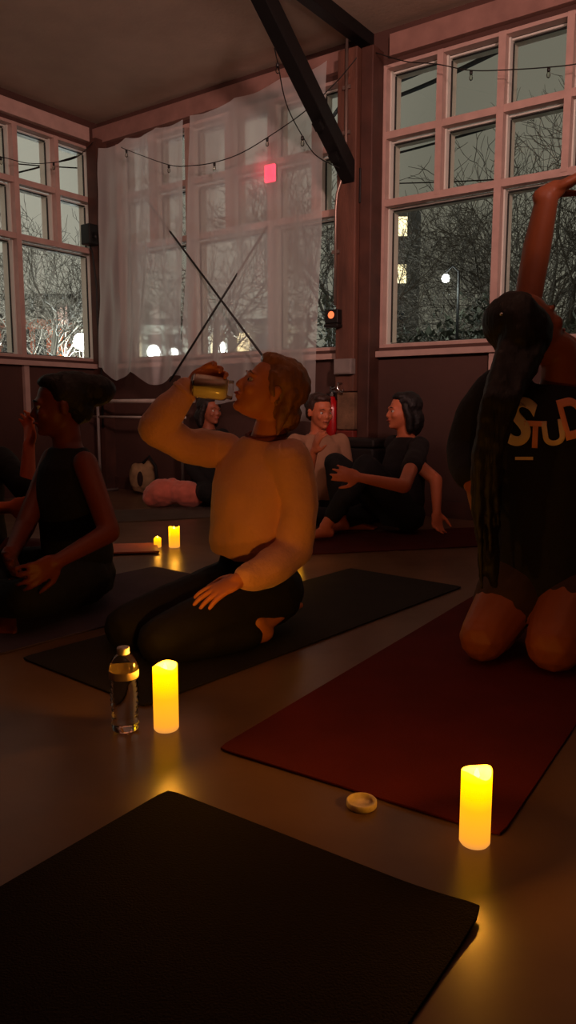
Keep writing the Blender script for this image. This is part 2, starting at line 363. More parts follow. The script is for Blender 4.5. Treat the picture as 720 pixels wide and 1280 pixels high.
curtain(1.38,2.70,3.12,3.22,.95,.62,'wide translucent plastic sheet right of the narrow gap, ending at the column',8)
# exit sign reflection in the window, built as a glowing red plate
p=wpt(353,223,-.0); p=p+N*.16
root=thing('exit_sign_reflection',p,'small glowing red plate standing in for a reflected sign behind the plastic sheet','reflected sign')
bm=bmesh.new(); abox(bm,p,U*.05,N*.012,V((0,0,.065))); finish('reflection_glow',bm,glow('red_reflection_glow',(1,.03,.07),4),root,bevel=.01)
bm=bmesh.new(); abox(bm,p-N*.02,U*.052,N*.008,V((0,0,.068))); pipe(bm,[p-N*.02+V((0,0,.06)),p-N*.02+V((0,0,.62))],.003,6); finish('reflection_backing',bm,M['black'],root)
# ---------------------------------------------------------------- string lights
def string_light(pts,bulbs,label):
    root=thing('string_light',pts[0],label,'string light','festoon strings of small bulbs')
    P=[]
    for i in range(len(pts)-1):
        for k in range(8):
            t_=k/8; p0=pts[max(i-1,0)];p1=pts[i];p2=pts[i+1];p3=pts[min(i+2,len(pts)-1)]
            P.append(.5*((2*p1)+(p2-p0)*t_+(2*p0-5*p1+4*p2-p3)*t_*t_+(3*p1-p0-3*p2+p3)*t_**3))
    P.append(pts[-1]); bm=bmesh.new(); pipe(bm,P,.0035,6); finish('cord',bm,M['wire'],root,smooth=True)
    for b in bulbs:
        bm=bmesh.new(); lathe(bm,b,[(.006,0),(.010,-.004),(.010,-.022),(.008,-.025)],n=12)
        k=finish('bulb_socket',bm,M['black'],root,smooth=True)
        bm=bmesh.new(); lathe(bm,b,[(.007,-.025),(.010,-.032),(.0125,-.045),(.010,-.056),(.003,-.062)],n=14); finish('bulb',bm,M['bulb'],root,smooth=True)
Y1=lambda x:0
pts=[wpt(x,y,.42) for x,y in ((152,184),(158,187),(211,206),(240,207),(268,203),(300,192),(334,172),(380,140),(420,103),(446,72))]
string_light(pts,[pts[1],pts[2],pts[4],pts[6]],'string of small bulbs sagging across the plastic sheet')
pts=[wpt(x,y,dd) for x,y,dd in ((343,60,1.4),(347,78,1.3),(358,130,1.1),(378,170,.9),(396,195,.7),(424,210,.42))]
string_light(pts,[pts[1],pts[3]],'short string of bulbs hanging steeply left of the black brace')
pts=[wpt(x,y,.12) for x,y in ((470,66),(508,77),(545,80),(589,88),(640,87),(686,84),(720,80),(760,70))]
string_light(pts,[pts[3],pts[5],pts[7]],'string of bulbs along the top of the right windows')
def lpt(x,y,off): 
    r=ray(x,y); t=((C0+U*off)-EYE).dot(U)/r.dot(U); return EYE+r*t
pts=[lpt(x,y,.12) for x,y in ((-40,190),(1,196),(35,204),(67,203),(95,197),(116,178))]
string_light(pts,[pts[1],pts[3]],'string of bulbs across the left windows')
# ---------------------------------------------------------------- mats
def yoga_mat(a,d,wd,length,width,rgb,label,curl=None,rough=.85,th=.006):
    """a: one corner, d: long direction, wd: across"""
    a=V((a[0],a[1],0)); d=V((*d,0)).normalized(); wd=V((*wd,0)); wd=(wd-d*wd.dot(d)).normalized()
    n,k=60,24; bm=bmesh.new(); R=.012
    def pos(i,j,top):
        u=length*i/n; v=width*j/k
        z=0.0008+.0015*(.5+.5*noise.noise(V((u*3,v*3,len(label)))))
        if curl:
            cu,cv,hgt,rad=curl; dd=math.hypot(u-cu,v-cv); z+=hgt*max(0,1-dd/rad)**2
        if (i in(0,n)) and (j in (0,k)):
            u+=R*(1 if i==0 else -1)*.4; v+=R*(1 if j==0 else -1)*.4
        return a+d*u+wd*v+V((0,0,z+(th if top else 0)))
    vt=[[bm.verts.new(pos(i,j,1)) for j in range(k+1)] for i in range(n+1)]
    vb=[[bm.verts.new(pos(i,j,0)) for j in range(k+1)] for i in range(n+1)]
    for i in range(n):
        for j in range(k):
            bm.faces.new((vt[i][j],vt[i+1][j],vt[i+1][j+1],vt[i][j+1])); bm.faces.new((vb[i][j+1],vb[i+1][j+1],vb[i+1][j],vb[i][j]))
        bm.faces.new((vt[i][0],vb[i][0],vb[i+1][0],vt[i+1][0])); bm.faces.new((vt[i+1][k],vb[i+1][k],vb[i][k],vt[i][k]))
    for j in range(k):
        bm.faces.new((vt[0][j+1],vb[0][j+1],vb[0][j],vt[0][j])); bm.faces.new((vt[n][j],vb[n][j],vb[n][j+1],vt[n][j+1]))
    o=finish('yoga_mat',bm,mat('mat_rubber_%d'%rgb[0],rgb,rough,ns=5,amt=.15,bump=.35,bs=260,spec=.12),bevel=.0015)
    tag(o,label,'yoga mat','yoga mats on the concrete floor'); return o
yoga_mat((-.162,1.657),(.547,.837),(.553,-.361),1.80,.66,(96,30,26),'maroon yoga mat under the woman with the raised arm')
yoga_mat((-.246,1.466),(-.573,-.82),(.55,-.384),1.75,.67,(27,14,11),'empty dark brown yoga mat in the nearest foreground',curl=(0,.67,.012,.16))
yoga_mat((-.378,1.906),(.648,.762),(-.76,.65),1.76,.60,(48,44,40),'dark olive grey yoga mat under the kneeling woman drinking')
p1=gr(143,781); 
yoga_mat((p1.x-.64*1.0,p1.y-.77*1.0),(.64,.77),(-.77,.64),1.75,.66,(78,66,78),'muted purple grey yoga mat under the seated person at left')
p2=gr(385,694); yoga_mat((p2.x,p2.y),(.97,.24),(-.24,.97),1.75,.62,(82,30,26),'dark red yoga mat under the seated people by the column')
p3=gr(120,655); yoga_mat((p3.x,p3.y),(.93,.36),(-.36,.93),1.2,.62,(96,84,74),'grey brown yoga mat beneath the pink bundle at the back')
# ---------------------------------------------------------------- flameless candles
def candle_mat(base,top):
    m,nt,out=nodes('glowing_wax'); L=nt.links
    tc=nt.nodes.new('ShaderNodeTexCoord'); sp=nt.nodes.new('ShaderNodeSeparateXYZ'); L.new(tc.outputs['Generated'],sp.inputs[0])
    cr=nt.nodes.new('ShaderNodeValToRGB'); e=cr.color_ramp.elements
    e[0].position=0; e[0].color=(.55,.22,.045,1); e[1].position=1; e[1].color=(1.9,1.1,.02,1)
    for pos,c in ((.1,(.85,.30,.02)),(.5,(1.1,.40,.006)),(.68,(1.4,.62,.0)),(.86,(1.8,.80,.0))): k=e.new(pos); k.color=(*c,1)
    L.new(sp.outputs['Z'],cr.inputs[0])
    em=nt.nodes.new('ShaderNodeEmission'); L.new(cr.outputs[0],em.inputs[0]); em.inputs[1].default_value=1.35
    b=nt.nodes.new('ShaderNodeBsdfPrincipled'); b.inputs['Base Color'].default_value=(.3,.2,.1,1); b.inputs['Roughness'].default_value=.5
    ad=nt.nodes.new('ShaderNodeAddShader'); L.new(em.outputs[0],ad.inputs[0]); L.new(b.outputs[0],ad.inputs[1]); L.new(ad.outputs[0],out.inputs[0]); return m
CM=candle_mat(None,None)
FL=glow('led_flame',(1,.62,.10),6)
def candle(p,r,h,label,power,dip=.012,seed=0):
    p=V((p.x,p.y,0)); root=thing('flameless_candle',p,label,'candle','glowing flameless pillar candles')
    bm=bmesh.new()
    prof=[(r*.9,.0),(r,.004),(r,h*.3),(r,h*.6),(r,h*.9),(r,h),(r*.93,h+.001),(r*.86,h-.004),(r*.6,h-dip*.9),(r*.25,h-dip*1.2),(.001,h-dip*1.25)]
    wob=lambda j,a:(.0045*math.cos(2*a+seed)+.002*math.sin(3*a)) if 5<=j<=7 else 0
    lathe(bm,p,prof,n=40,wob=wob); finish('wax_body',bm,CM,root,smooth=True)
    bm=bmesh.new(); lathe(bm,p,[(.002,h-dip-.002),(.0055,h-dip+.004),(.004,h-dip+.011),(.0005,h-dip+.018)],n=12); finish('flame_tip',bm,FL,root,smooth=True)
    l=bpy.data.lights.new('candle_glow','POINT'); l.color=(1,.39,.035); l.energy=power; l.shadow_soft_size=.012
    lo=bpy.data.objects.new('candle_glow',l); COL.objects.link(lo); lo.location=p+V((0,0,h+.012)); lo.parent=root; lo.matrix_parent_inverse=Matrix.Translation(-root.location)
candle(gr(208,911),.0305,.162,'glowing candle on the floor beside the water bottle',3.2,seed=1)
candle(gr(593,1053),.0275,.137,'nearest glowing candle, by the corner of the maroon mat',2.8,seed=2.2)
candle(gr(197,684),.021,.054,'short glowing candle, smaller of the far pair at left',.25,.006)
candle(gr(218,684),.031,.115,'taller glowing candle of the far pair at left',.5,seed=3)
candle(gr(371,706),.028,.078,'glowing candle half hidden behind the drinking woman',.5)
# ---------------------------------------------------------------- water bottle
def clear_plastic():
    m,nt,out=nodes('clear_bottle_plastic'); b=nt.nodes.new('ShaderNodeBsdfPrincipled')
    b.inputs['Base Color'].default_value=(.95,.95,.95,1); b.inputs['Transmission Weight'].default_value=1; b.inputs['Roughness'].default_value=.04; b.inputs['IOR'].default_value=1.33
    nt.links.new(b.outputs[0],out.inputs[0]); return m
CP=clear_plastic()
bp=gr(157,912); bp=V((bp.x,bp.y,0)); root=thing('water_bottle',bp,'clear plastic water bottle with ribbed body standing left of the candle','bottle')
prof=[(.024,0.001),(.031,.004),(.033,.012)]
z=.018
for k in range(9):
    prof+=[(.0340-.0015*math.sin(k*.8),z),(.0296-.0015*math.sin(k*.8),z+.005)]; z+=.0125
prof+=[(.0345,.135),(.0352,.155),(.0345,.165),(.031,.176),(.023,.187),(.0135,.192),(.0118,.194)]
bm=bmesh.new(); lathe(bm,bp,prof,n=40); finish('bottle_body',bm,CP,root,smooth=True)
bm=bmesh.new(); lathe(bm,bp,[(.0145,.193),(.0155,.194),(.0155,.207),(.0145,.209),(.004,.2095)],n=30); finish('cap',bm,mat('cap_white',(225,215,200),.4,amt=.03),root,smooth=True)
bm=bmesh.new(); lathe(bm,bp,[(.0353,.135),(.0357,.138),(.0357,.150),(.0353,.153)],n=40,close=False); finish('paper_label',bm,mat('label_pale',(205,180,150),.5),root,smooth=True)
# jar lid on the floor
lp=gr(452,1008); lp=V((lp.x,lp.y,0)); bm=bmesh.new()
lathe(bm,lp,[(.004,.0006),(.028,.0006),(.030,.003),(.030,.013),(.0285,.0145),(.0270,.013),(.0268,.004),(.004,.0035)],n=40)
o=finish('jar_lid',bm,mat('lid_cream',(215,195,165),.5,ns=60,amt=.2),smooth=True); tag(o,'round cream jar lid lying upturned at the edge of the maroon mat','lid')
# papers / book at left
p=gr(160,688); bm=bmesh.new(); abox(bm,(p.x,p.y,.012),V((.16,.03,0)),V((-.03,.13,0)),V((0,0,.0045)))
root=thing('notebook',(p.x,p.y,0),'flat orange pink notebook lying on the purple grey mat','notebook')
finish('cover',bm,mat('pink_cover',(190,110,85),.6),root,bevel=.001)
bm=bmesh.new(); abox(bm,(p.x+.002,p.y+.002,.012),V((.157,.029,0)),V((-.029,.127,0)),V((0,0,.0035))); finish('pages',bm,mat('paper',(200,185,165),.8),root)
# pink bundle
pb=gr(218,634)
root=thing('pink_bundle',(pb.x,pb.y,0),'puffy pink bundle with two rounded lobes on the floor','bundle')
k=.2
blob('fleece',[ell((pb.x-.1,pb.y,.115),(.14,0,0),(0,.12,0),(.02,0,.115)),ell((pb.x+.09,pb.y-.01,.11),(.15,0,-.02),(0,.12,0),(0,0,.105)),ell((pb.x-.03,pb.y+.03,.17),(.06,0,0),(0,.06,0),(0,0,.06)),ell((pb.x-.16,pb.y,.07),(.09,0,0),(0,.1,0),(0,0,.065))],mat('pink_fleece',(215,115,95),.9,ns=14,amt=.15,sheen=.3),root,vox=.01,noise_amp=.012,noise_scale=14)
pl=gr(178,618)
root=thing('canvas_bag',(pl.x,pl.y,0),'cream canvas bag with a dark opening beside the pink bundle','bag')
blob('bag_body',[ell((pl.x,pl.y,.15),(.12,0,0),(0,.09,0),(0,0,.14)),ell((pl.x-.05,pl.y,.21),(.06,0,0),(0,.07,0),(0,0,.08)),ell((pl.x+.05,pl.y,.23),(.06,0,.02),(0,.07,0),(0,0,.08))],mat('canvas',(150,120,85),.9,ns=12,amt=.25),root,vox=.01,noise_amp=.015,noise_scale=12)
blob('opening',[ell((pl.x,pl.y-.088,.15),(.028,0,0),(0,.02,0),(0,0,.07))],mat('dark_lining',(40,22,14),.9),root,vox=.006)
bm=bmesh.new(); pipe(bm,[(pl.x+.02,pl.y-.04,.29),(pl.x+.08,pl.y-.06,.35),(pl.x+.14,pl.y-.07,.26),(pl.x+.15,pl.y-.08,.12)],.014,8); finish('strap',bm,mat('strap_black',(16,12,12),.8),root,smooth=True)
# ---------------------------------------------------------------- people
def sk(rgb,n): return mat('skin_'+n,rgb,.5,ns=7,amt=.08,spec=.35)
EYEW=mat('eye_white',(200,190,180),.2); EYEB=mat('eye_iris',(30,18,12),.2)
def headparts(c,f,u,s=1.0):
    """skull, face, jaw, nose, lips, ears in the frame f (forward), u (crown)"""
    f=V(f).normalized(); u=V(u); u=(u-f*u.dot(f)).normalized(); l=u.cross(f)
    P=lambda a,b,c_:c+(f*a+l*b+u*c_)*s
    E=lambda a,b,c_,rf,rl,ru:ell(P(a,b,c_),f*rf*s,l*rl*s,u*ru*s)
    sh=[E(-.012,0,.030,.095,.074,.085),E(.025,0,-.015,.070,.064,.090),E(.045,0,-.068,.040,.042,.038),
        E(.080,0,.022,.018,.05,.012),                       # brow
        tube([P(.084,0,.012),P(.097,0,-.010),P(.102,0,-.024)],[.008*s,.010*s,.0115*s]),
        E(.092,.011,-.029,.010,.008,.007),E(.092,-.011,-.030,.010,.008,.007),
        E(.070,.038,-.022,.020,.020,.022),E(.070,-.038,-.022,.020,.020,.022),   # cheeks
        E(.070,0,-.088,.022,.022,.016),                     # chin
        E(.088,0,-.050,.012,.022,.006),E(.085,0,-.061,.012,.019,.007)]
    for q in (-1,1):
        sh+=[E(-.004,q*.078,-.008,.016,.008,.028),E(-.004,q*.080,.008,.016,.009,.014)]
    return sh,P,f,l,u
def face_details(root,P,f,l,u,s,hairm,lipm):
    for q in (-1,1):
        bm=bmesh.new(); r=bmesh.ops.create_icosphere(bm,subdivisions=2,radius=.0125*s)
        for v in r['verts']: v.co+=P(.0755,q*.030,.002)
        e=finish('eye',bm,EYEW,root,smooth=True)
        bm=bmesh.new(); r=bmesh.ops.create_icosphere(bm,subdivisions=2,radius=.006*s)
        for v in r['verts']: v.co+=P(.0835,q*.030,.002)
        finish('iris',bm,EYEB,e,smooth=True)
        bm=bmesh.new(); pipe(bm,[P(.094,q*.014,.022),P(.0935,q*.030,.028),P(.083,q*.047,.022)],[.002*s,.0032*s,.0015*s],6); finish('eyebrow',bm,hairm,root,smooth=True)
    bm=bmesh.new(); pipe(bm,[P(.090,-.022,-.055),P(.099,-.008,-.052),P(.1,0,-.054),P(.099,.008,-.052),P(.090,.022,-.055)],[.002*s,.0045*s,.0045*s,.0045*s,.002*s],8)
    finish('lips',bm,lipm,root,smooth=True)
def hand(wr,d,pn,s=1.0,curl=.5,thumb=1,spread=.16):
    """palm and five fingers: d along the hand, pn out of the palm, thumb side +-1"""
    wr=V(wr); d=V(d).normalized(); pn=V(pn); pn=(pn-d*pn.dot(d)).normalized(); sd=d.cross(pn)*thumb
    pc=wr+d*.048*s
    sh=[ell(pc,d*.05*s,sd*.040*s,pn*.015*s),ell(pc+d*.025*s,d*.03*s,sd*.041*s,pn*.013*s),tube([wr-d*.02*s,wr+d*.02*s],[.026*s,.025*s])]
    for i,(off,L) in enumerate(((.030,.068),(.010,.078),(-.011,.073),(-.031,.058))):
        p=wr+d*(.088-.004*abs(i-1))*s+sd*off*s; a=(off/.031)*spread; dd=(d+sd*a).normalized(); pts=[p-dd*.02*s,p]; ang=curl*.45
        for m,frac in enumerate((.45,.3,.25)):
            q=dd*math.cos(ang)+pn*math.sin(ang); p=p+q*L*frac*s; pts.append(p); ang+=curl*.75
        sh.append(tube(pts,[.0088*s,.0092*s,.0086*s,.008*s,.0068*s]))
    p=wr+d*.025*s+sd*.028*s; q=(d*.62+sd*.75+pn*.25).normalized(); q2=(d*.85+sd*.35+pn*.4*(.5+curl)).normalized()
    sh.append(tube([p,p+q*.036*s,p+q*.036*s+q2*.03*s,p+q*.036*s+q2*.053*s],[.014*s,.0115*s,.0095*s,.0075*s]))
    return sh
def foot(an,d,upv=(0,0,1),s=1.0):
    """ankle joint, direction to the toes, instep side"""
    an=V(an); d=V(d).normalized(); u=V(upv); u=(u-d*u.dot(d)).normalized(); sd=d.cross(u)
    sh=[tube([an,an-u*.035*s-d*.03*s],[.036*s,.030*s]),loft([(an-u*.038*s-d*.05*s,sd*.022*s,u*.022*s),(an-u*.03*s,sd*.032*s,u*.034*s),(an-u*.04*s+d*.07*s,sd*.038*s,u*.025*s),(an-u*.048*s+d*.13*s,sd*.042*s,u*.016*s),(an-u*.05*s+d*.155*s,sd*.036*s,u*.011*s)])]
    for i in range(5):
        o_=(i-2)*.017*s; sh.append(tube([an-u*.05*s+d*.13*s+sd*o_,an-u*.053*s+d*(.18-.006*i)*s+sd*o_],[.010*s,(.0105 if i==0 else .0075)*s]))
    return sh
def grow(path,g): return tube(path[0],[r+g for r in path[1]])
def torso(P,Ws,Ds,side,fw,g=0):
    return loft([(p,side*(w+g),fw*(d_+g)) for p,w,d_ in zip(P,Ws,Ds)])
Z=V((0,0,1))
LIP=mat('lip_rose',(150,70,60),.4)
# ---- 1. kneeling woman drinking
def person_drinking():
    F=V((-.82,-.57,0)).normalized(); L=Z.cross(F)
    pel=at(322,735,2.60); ch=at(322,610,2.52); nk=at(333,548,2.50); hc=at(337,490,2.47)
    root=thing('person',(pel.x,pel.y,0),'kneeling woman in a cream sweater drinking from a glass jar','person')
    skin=sk((205,125,80),'fair'); hairm=mat('hair_light_brown',(138,90,50),.55,ns=30,amt=.35,bump=.5,bs=90,streak=(1,1,.3))
    tf=V((-.62,-.78,0)).normalized(); tl=Z.cross(tf)       # chest turned to the lens
    lsh=at(362,572,2.41); rsh=at(272,560,2.60)
    side=(lsh-rsh).normalized(); fw=Z.cross(side)*-1
    if fw.dot(tf)<0: fw=-fw
    mid=pel.lerp(ch,.5)+V((0,0,.0))
    larm=([lsh,at(376,625,2.40),at(368,688,2.40),at(335,712,2.32),at(303,723,2.26)],[.047,.043,.040,.036,.026])
    rarm=([rsh,at(232,556,2.52),at(196,536,2.46),at(214,508,2.44),at(236,483,2.45)],[.046,.042,.039,.034,.025])
    lhip=pel+L*.085; rhip=pel-L*.085
    lk=at(203,800,2.25); lk.z=.075; rk=lk-L*.19+F*.03
    la=gr(310,812); la=V((la.x+.05,la.y+.02,.055)); ra=V((pel.x,pel.y,.055))-L*.07
    lleg=([lhip,lhip.lerp(lk,.5),lk],[.098,.084,.064]); rleg=([rhip,rhip.lerp(rk,.5),rk],[.098,.084,.064])
    lk2=V((lk.x,lk.y,.062))
    lsn=([lk2,lk2.lerp(la,.4),la],[.056,.054,.036]); rk2=V((rk.x,rk.y,.062)); rsn=([rk2,rk2.lerp(ra,.4),ra],[.056,.054,.036])
    hf=V((-.80,-.22,.42)).normalized(); hu=V((.42,.08,.85))
    hs,P,f,l,u=headparts(hc,hf,hu,.98)
    neck=[nk+V((0,0,-.03)),nk.lerp(hc,.5)+V((.02,.01,0)),hc-u*.03-f*.01]
    body=hs+[tube(neck,[.062,.052,.055]),
      torso([pel-Z*.06,pel+Z*.04,mid,ch,ch.lerp(nk,.6),nk-Z*.01],[.14,.15,.12,.14,.13,.06],[.11,.11,.09,.10,.08,.05],side,fw),
      tube(*larm),tube(*rarm),tube(*lleg),tube(*rleg),tube(*lsn),tube(*rsn)]
    body+=hand(larm[0][-1],at(243,752,2.20)-larm[0][-1],(-.1,.25,-1),1.0,.25,-1,.22)
    jar_c=at(282,471,2.385)
    body+=hand(rarm[0][-1],(.78,.10,.42),(.15,-.9,-.35),1.0,1.15,1,.1)
    body+=foot(la,V((.50,.80,0)),(0,0,-1),1.0)+foot(ra,-F,(0,0,-1),1.0)
    blob('body',body,skin,root,vox=.0042,smooth=5)
    face_details(root,P,f,l,u,.98,hairm,LIP)
    # hair pulled back to a low bun
    H=lambda a,b,c_:P(a,b,c_)
    hair=[ell(P(-.028,0,.042),f*.094,l*.084,u*.088),ell(P(-.05,0,-.02),f*.050,l*.065,u*.06),ell(P(.02,0,.092),f*.055,l*.06,u*.03),
          ell(P(-.095,.0,-.045),f*.04,l*.045,u*.05),tube([P(-.05,.070,.02),P(-.06,.062,-.06),P(-.075,.045,-.11)],[.022,.018,.008]),
          tube([P(.035,.070,.05),P(.01,.081,.0),P(-.02,.078,-.03)],[.010,.009,.006])]
    blob('hair',hair,hairm,root,vox=.005,smooth=3,noise_amp=.004,noise_scale=45)
    swm=mat('cream_knit',(222,160,132),.9,ns=6,amt=.08,bump=.35,bs=110,sheen=.3)
    fr=fw
    sw=[torso([at(308,694,2.55),at(310,680,2.54),at(312,650,2.53),at(318,610,2.52),ch+Z*.06,ch.lerp(nk,.7),nk+Z*.000],[.140,.150,.152,.155,.156,.135,.082],[.105,.115,.120,.118,.106,.085,.070],side,fr),
        grow((larm[0][:4]+[larm[0][3].lerp(larm[0][4],.75)],[.050,.048,.048,.046,.034]),.012),
        grow((rarm[0][:4]+[rarm[0][3].lerp(rarm[0][4],.8)],[.052,.050,.048,.042,.032]),.012),
        ell(lsh-side*.03,side*.07,fr*.06,Z*.055),ell(rsh+side*.03,side*.07,fr*.06,Z*.055)]
    s_=blob('sweater',sw,swm,root,vox=.0055,smooth=7,noise_amp=.009,noise_scale=9)
    bm=bmesh.new(); x,y=side,fr; pts=[nk+Z*.012+x*.066*math.cos(t)+y*.060*math.sin(t)+Z*(-.012*math.sin(t)) for t in [2*math.pi*k/24 for k in range(25)]]
    pipe(bm,pts,.008,8); finish('collar',bm,mat('collar_red',(120,50,35),.8),s_,smooth=True)
    for q,arm in ((0,larm),(1,rarm)):
        a0=arm[0][3].lerp(arm[0][4],.66); a1=arm[0][3].lerp(arm[0][4],.86); bm=bmesh.new(); pipe(bm,[a0,a0.lerp(a1,.2),a0.lerp(a1,.8),a1],[.040,.044,.042,.037],20); finish('cuff',bm,swm,s_,smooth=True)
    pm=mat('black_leggings',(20,15,16),.8,ns=8,amt=.2)
    pants=[grow(lleg,.014),grow(rleg,.014),grow((lsn[0][:2]+[lsn[0][1].lerp(lsn[0][2],.75)],[.056,.054,.042]),.010),grow((rsn[0][:2]+[rsn[0][1].lerp(rsn[0][2],.75)],[.056,.054,.042]),.010),
           torso([pel-Z*.07,pel,pel+Z*.07,mid],[.15,.168,.150,.125],[.12,.135,.12,.10],side,fr),ell(pel-F*.05-Z*.01,L*.13,F*.12,Z*.11)]
    blob('leggings',pants,pm,root,vox=.006,smooth=7,noise_amp=.003)
    # bracelet
    # jar
    jd=V((-1,-.02,.13)).normalized(); mouth=P(.104,0,-.052)
    jb=mouth+jd*.005+V((0,0,.004)); r_=thing('glass_jar',jb,'clear glass jar held tilted at the lips of the kneeling woman','jar')
    bm=bmesh.new(); lathe(bm,jb,[(.030,0),(.031,.004),(.030,.016),(.036,.024),(.0375,.035),(.0375,.120),(.034,.130),(.026,.134),(.012,.131)],n=36,axis=jd); finish('glass_body',bm,glassy('jar_glass',(.98,.98,.96),1.6,.06),r_,smooth=True)
    bm=bmesh.new(); lathe(bm,jb,[(.026,.018),(.034,.028),(.0362,.036),(.0362,.118),(.033,.124)],n=30,axis=jd); finish('drink',bm,mat('cloudy_drink',(245,232,215),.35),r_,smooth=True)
    bm=bmesh.new(); pts=[]; x,y=basis(jd)
    for k in range(25): t=2*math.pi*k/24; pts.append(jb+jd*.124+(x*math.cos(t)+y*math.sin(t))*.036)
    pipe(bm,pts,.003,8); finish('base_ring',bm,M['chrome'],r_,smooth=True)
    return root
person_drinking()
# ---- 2. kneeling woman with raised arm
def person_raised():
    F=V((-.08,-1,0)).normalized(); L=Z.cross(F)
    skin=sk((150,82,52),'warm'); hairm=mat('hair_black',(16,10,9),.6,ns=30,amt=.35,bump=.4,bs=80,streak=(1,1,.2))
    pel=at(695,708,2.42); ch=at(694,560,2.36); nk=at(702,478,2.35); hc=at(659,412,2.33)
    root=thing('person',(pel.x,pel.y,0),'kneeling woman in a dark lettered sweatshirt stretching one arm up, at right','person')
    rsh=at(622,488,2.38); lsh=at(766,492,2.36); side=(lsh-rsh).normalized(); fw=F
    rarm=([rsh,at(596,520,2.42),at(582,560,2.44),at(583,580,2.38),at(588,600,2.32)],[.05,.045,.04,.034,.026])
    larm=([lsh,at(735,455,2.43),at(690,425,2.50),at(658,385,2.48),at(671,310,2.44),at(684,246,2.40)],[.048,.046,.044,.043,.043,.034])
    rk=gr(610,838); rk=V((rk.x,rk.y+.06,.085)); lk=gr(702,852); lk=V((lk.x,lk.y+.07,.09))
    rhip=pel-L*.09; lhip=pel+L*.09
    ra=V((rhip.x-.02,rhip.y+.05,.05)); la=V((lhip.x,lhip.y+.05,.05))
    rleg=([rhip,rhip.lerp(rk,.5),rk],[.105,.095,.075]); lleg=([lhip,lhip.lerp(lk,.5),lk],[.110,.105,.085])
    rsn=([V((rk.x,rk.y+.01,.066)),rk.lerp(ra,.4),ra],[.062,.062,.036]); lsn=([V((lk.x,lk.y+.01,.066)),lk.lerp(la,.4),la],[.062,.064,.036])
    hf=V((.80,.12,.42)).normalized(); hu=V((-.40,.05,.85))
    hs,P,f,l,u=headparts(hc,hf,hu,1.0)
    body=hs+[tube([nk-Z*.03,at(700,440,2.34),hc-u*.04],[.062,.054,.052]),
      torso([pel-Z*.06,pel+Z*.05,pel.lerp(ch,.5),ch,ch.lerp(nk,.6),nk],[.15,.15,.13,.15,.14,.06],[.11,.11,.10,.11,.09,.05],side,fw),
      tube(*rarm),tube(*larm),tube(*rleg),tube(*lleg),tube(*rsn),tube(*lsn)]
    body+=hand(rarm[0][-1],(.12,-.45,-.8),(.8,.1,.0),1,.5,1)
    body+=hand(larm[0][-1]+V((.005,0,.01)),(.80,-.05,.42),(.2,0,-1),1.15,.45,1)
    body+=foot(ra,(.1,1,0),(0,0,-1))+foot(la,(-.1,1,0),(0,0,-1))
    blob('body',body,skin,root,vox=.005,smooth=5)
    face_details(root,P,f,l,u,1,hairm,LIP)
    hair=[ell(P(-.028,0,.040),f*.092,l*.086,u*.090),ell(P(-.02,-.05,.0),f*.075,l*.05,u*.08),ell(at(652,415,2.27),(.060,0,0),(0,.05,0),(0,0,.11)),
          loft([(at(652,420,2.29),V((.06,0,.0)),V((0,.05,0))),(at(643,465,2.26),V((.070,0,0)),V((0,.045,0))),(at(618,515,2.21),V((.045,0,.01)),V((0,.035,0))),(at(606,570,2.19),V((.040,0,0)),V((0,.03,0))),(at(605,640,2.20),V((.038,0,0)),V((0,.025,0))),(at(612,700,2.20),V((.030,0,0)),V((0,.018,0))),(at(618,735,2.2),V((.010,0,0)),V((0,.008,0)))]),
          ell(P(-.07,0,-.05),f*.05,l*.06,u*.08)]
    rh=random.Random(5)
    for k in range(22):
        t=k/21; x0=632+46*t+rh.uniform(-3,3); x1=596+26*t; x2=596+26*t+rh.uniform(-4,4); yb=rh.uniform(640,745)-40*t
        yv=2.19+.04*math.sin(k*2.1)
        hair.append(tube([at(x0,425,2.27),at(x0*.35+x1*.65,500,yv),at(x1,570,yv-.005),at(x2,(570+yb)/2,yv+.005),at(x2+4,yb,yv+.02)],[.022,.018,.016,.012,.005]))
    blob('hair',hair,hairm,root,vox=.006,smooth=4,noise_amp=.004,noise_scale=25)
    bm=bmesh.new(); r=bmesh.ops.create_icosphere(bm,subdivisions=2,radius=.006)
    for v in r['verts']: v.co+=at(627,393,2.25)
    finish('hair_clip',bm,mat('clip_silver',(230,230,230),.15,metal=1),root,smooth=True)
    swm=mat('navy_sweatshirt',(20,19,32),.9,ns=6,amt=.15,bump=.25,bs=80)
    sw=[torso([at(690,752,2.40),at(690,735,2.40),at(690,680,2.40),at(692,600,2.38),ch+Z*.04,ch.lerp(nk,.6),nk-Z*.012],[.16,.185,.20,.205,.200,.175,.085],[.14,.155,.16,.155,.14,.115,.075],side,fw),
        grow((rarm[0][:4]+[at(586,592,2.34)],[.060,.056,.05,.045,.040]),.012),grow((larm[0][:2],[.056,.052]),.010),
        ell(rsh+side*.03,side*.08,fw*.07,Z*.06),ell(lsh-side*.03,side*.08,fw*.07,Z*.06)]
    s_=blob('sweatshirt',sw,swm,root,vox=.0065,smooth=7,noise_amp=.006,noise_scale=9)
    shm=mat('brown_shorts',(60,38,32),.85)
    sh=[grow((rleg[0][:2],[.108,.094]),.012),grow((lleg[0][:2],[.110,.10]),.012),torso([pel-Z*.08,pel,pel+Z*.08],[.16,.172,.16],[.125,.14,.13],side,fw)]
    blob('shorts',sh,shm,root,vox=.007,smooth=7)
    # lettering on the chest, pressed onto the cloth
    bpy.context.view_layer.update()
    me=s_.data; bvh=BVHTree.FromPolygons([s_.matrix_world@v.co for v in me.vertices],[tuple(p.vertices) for p in me.polygons])
    pale=mat('letter_cream',(255,222,180),.7,amt=.05); pinkm=mat('letter_coral',(255,165,125),.7,amt=.05)
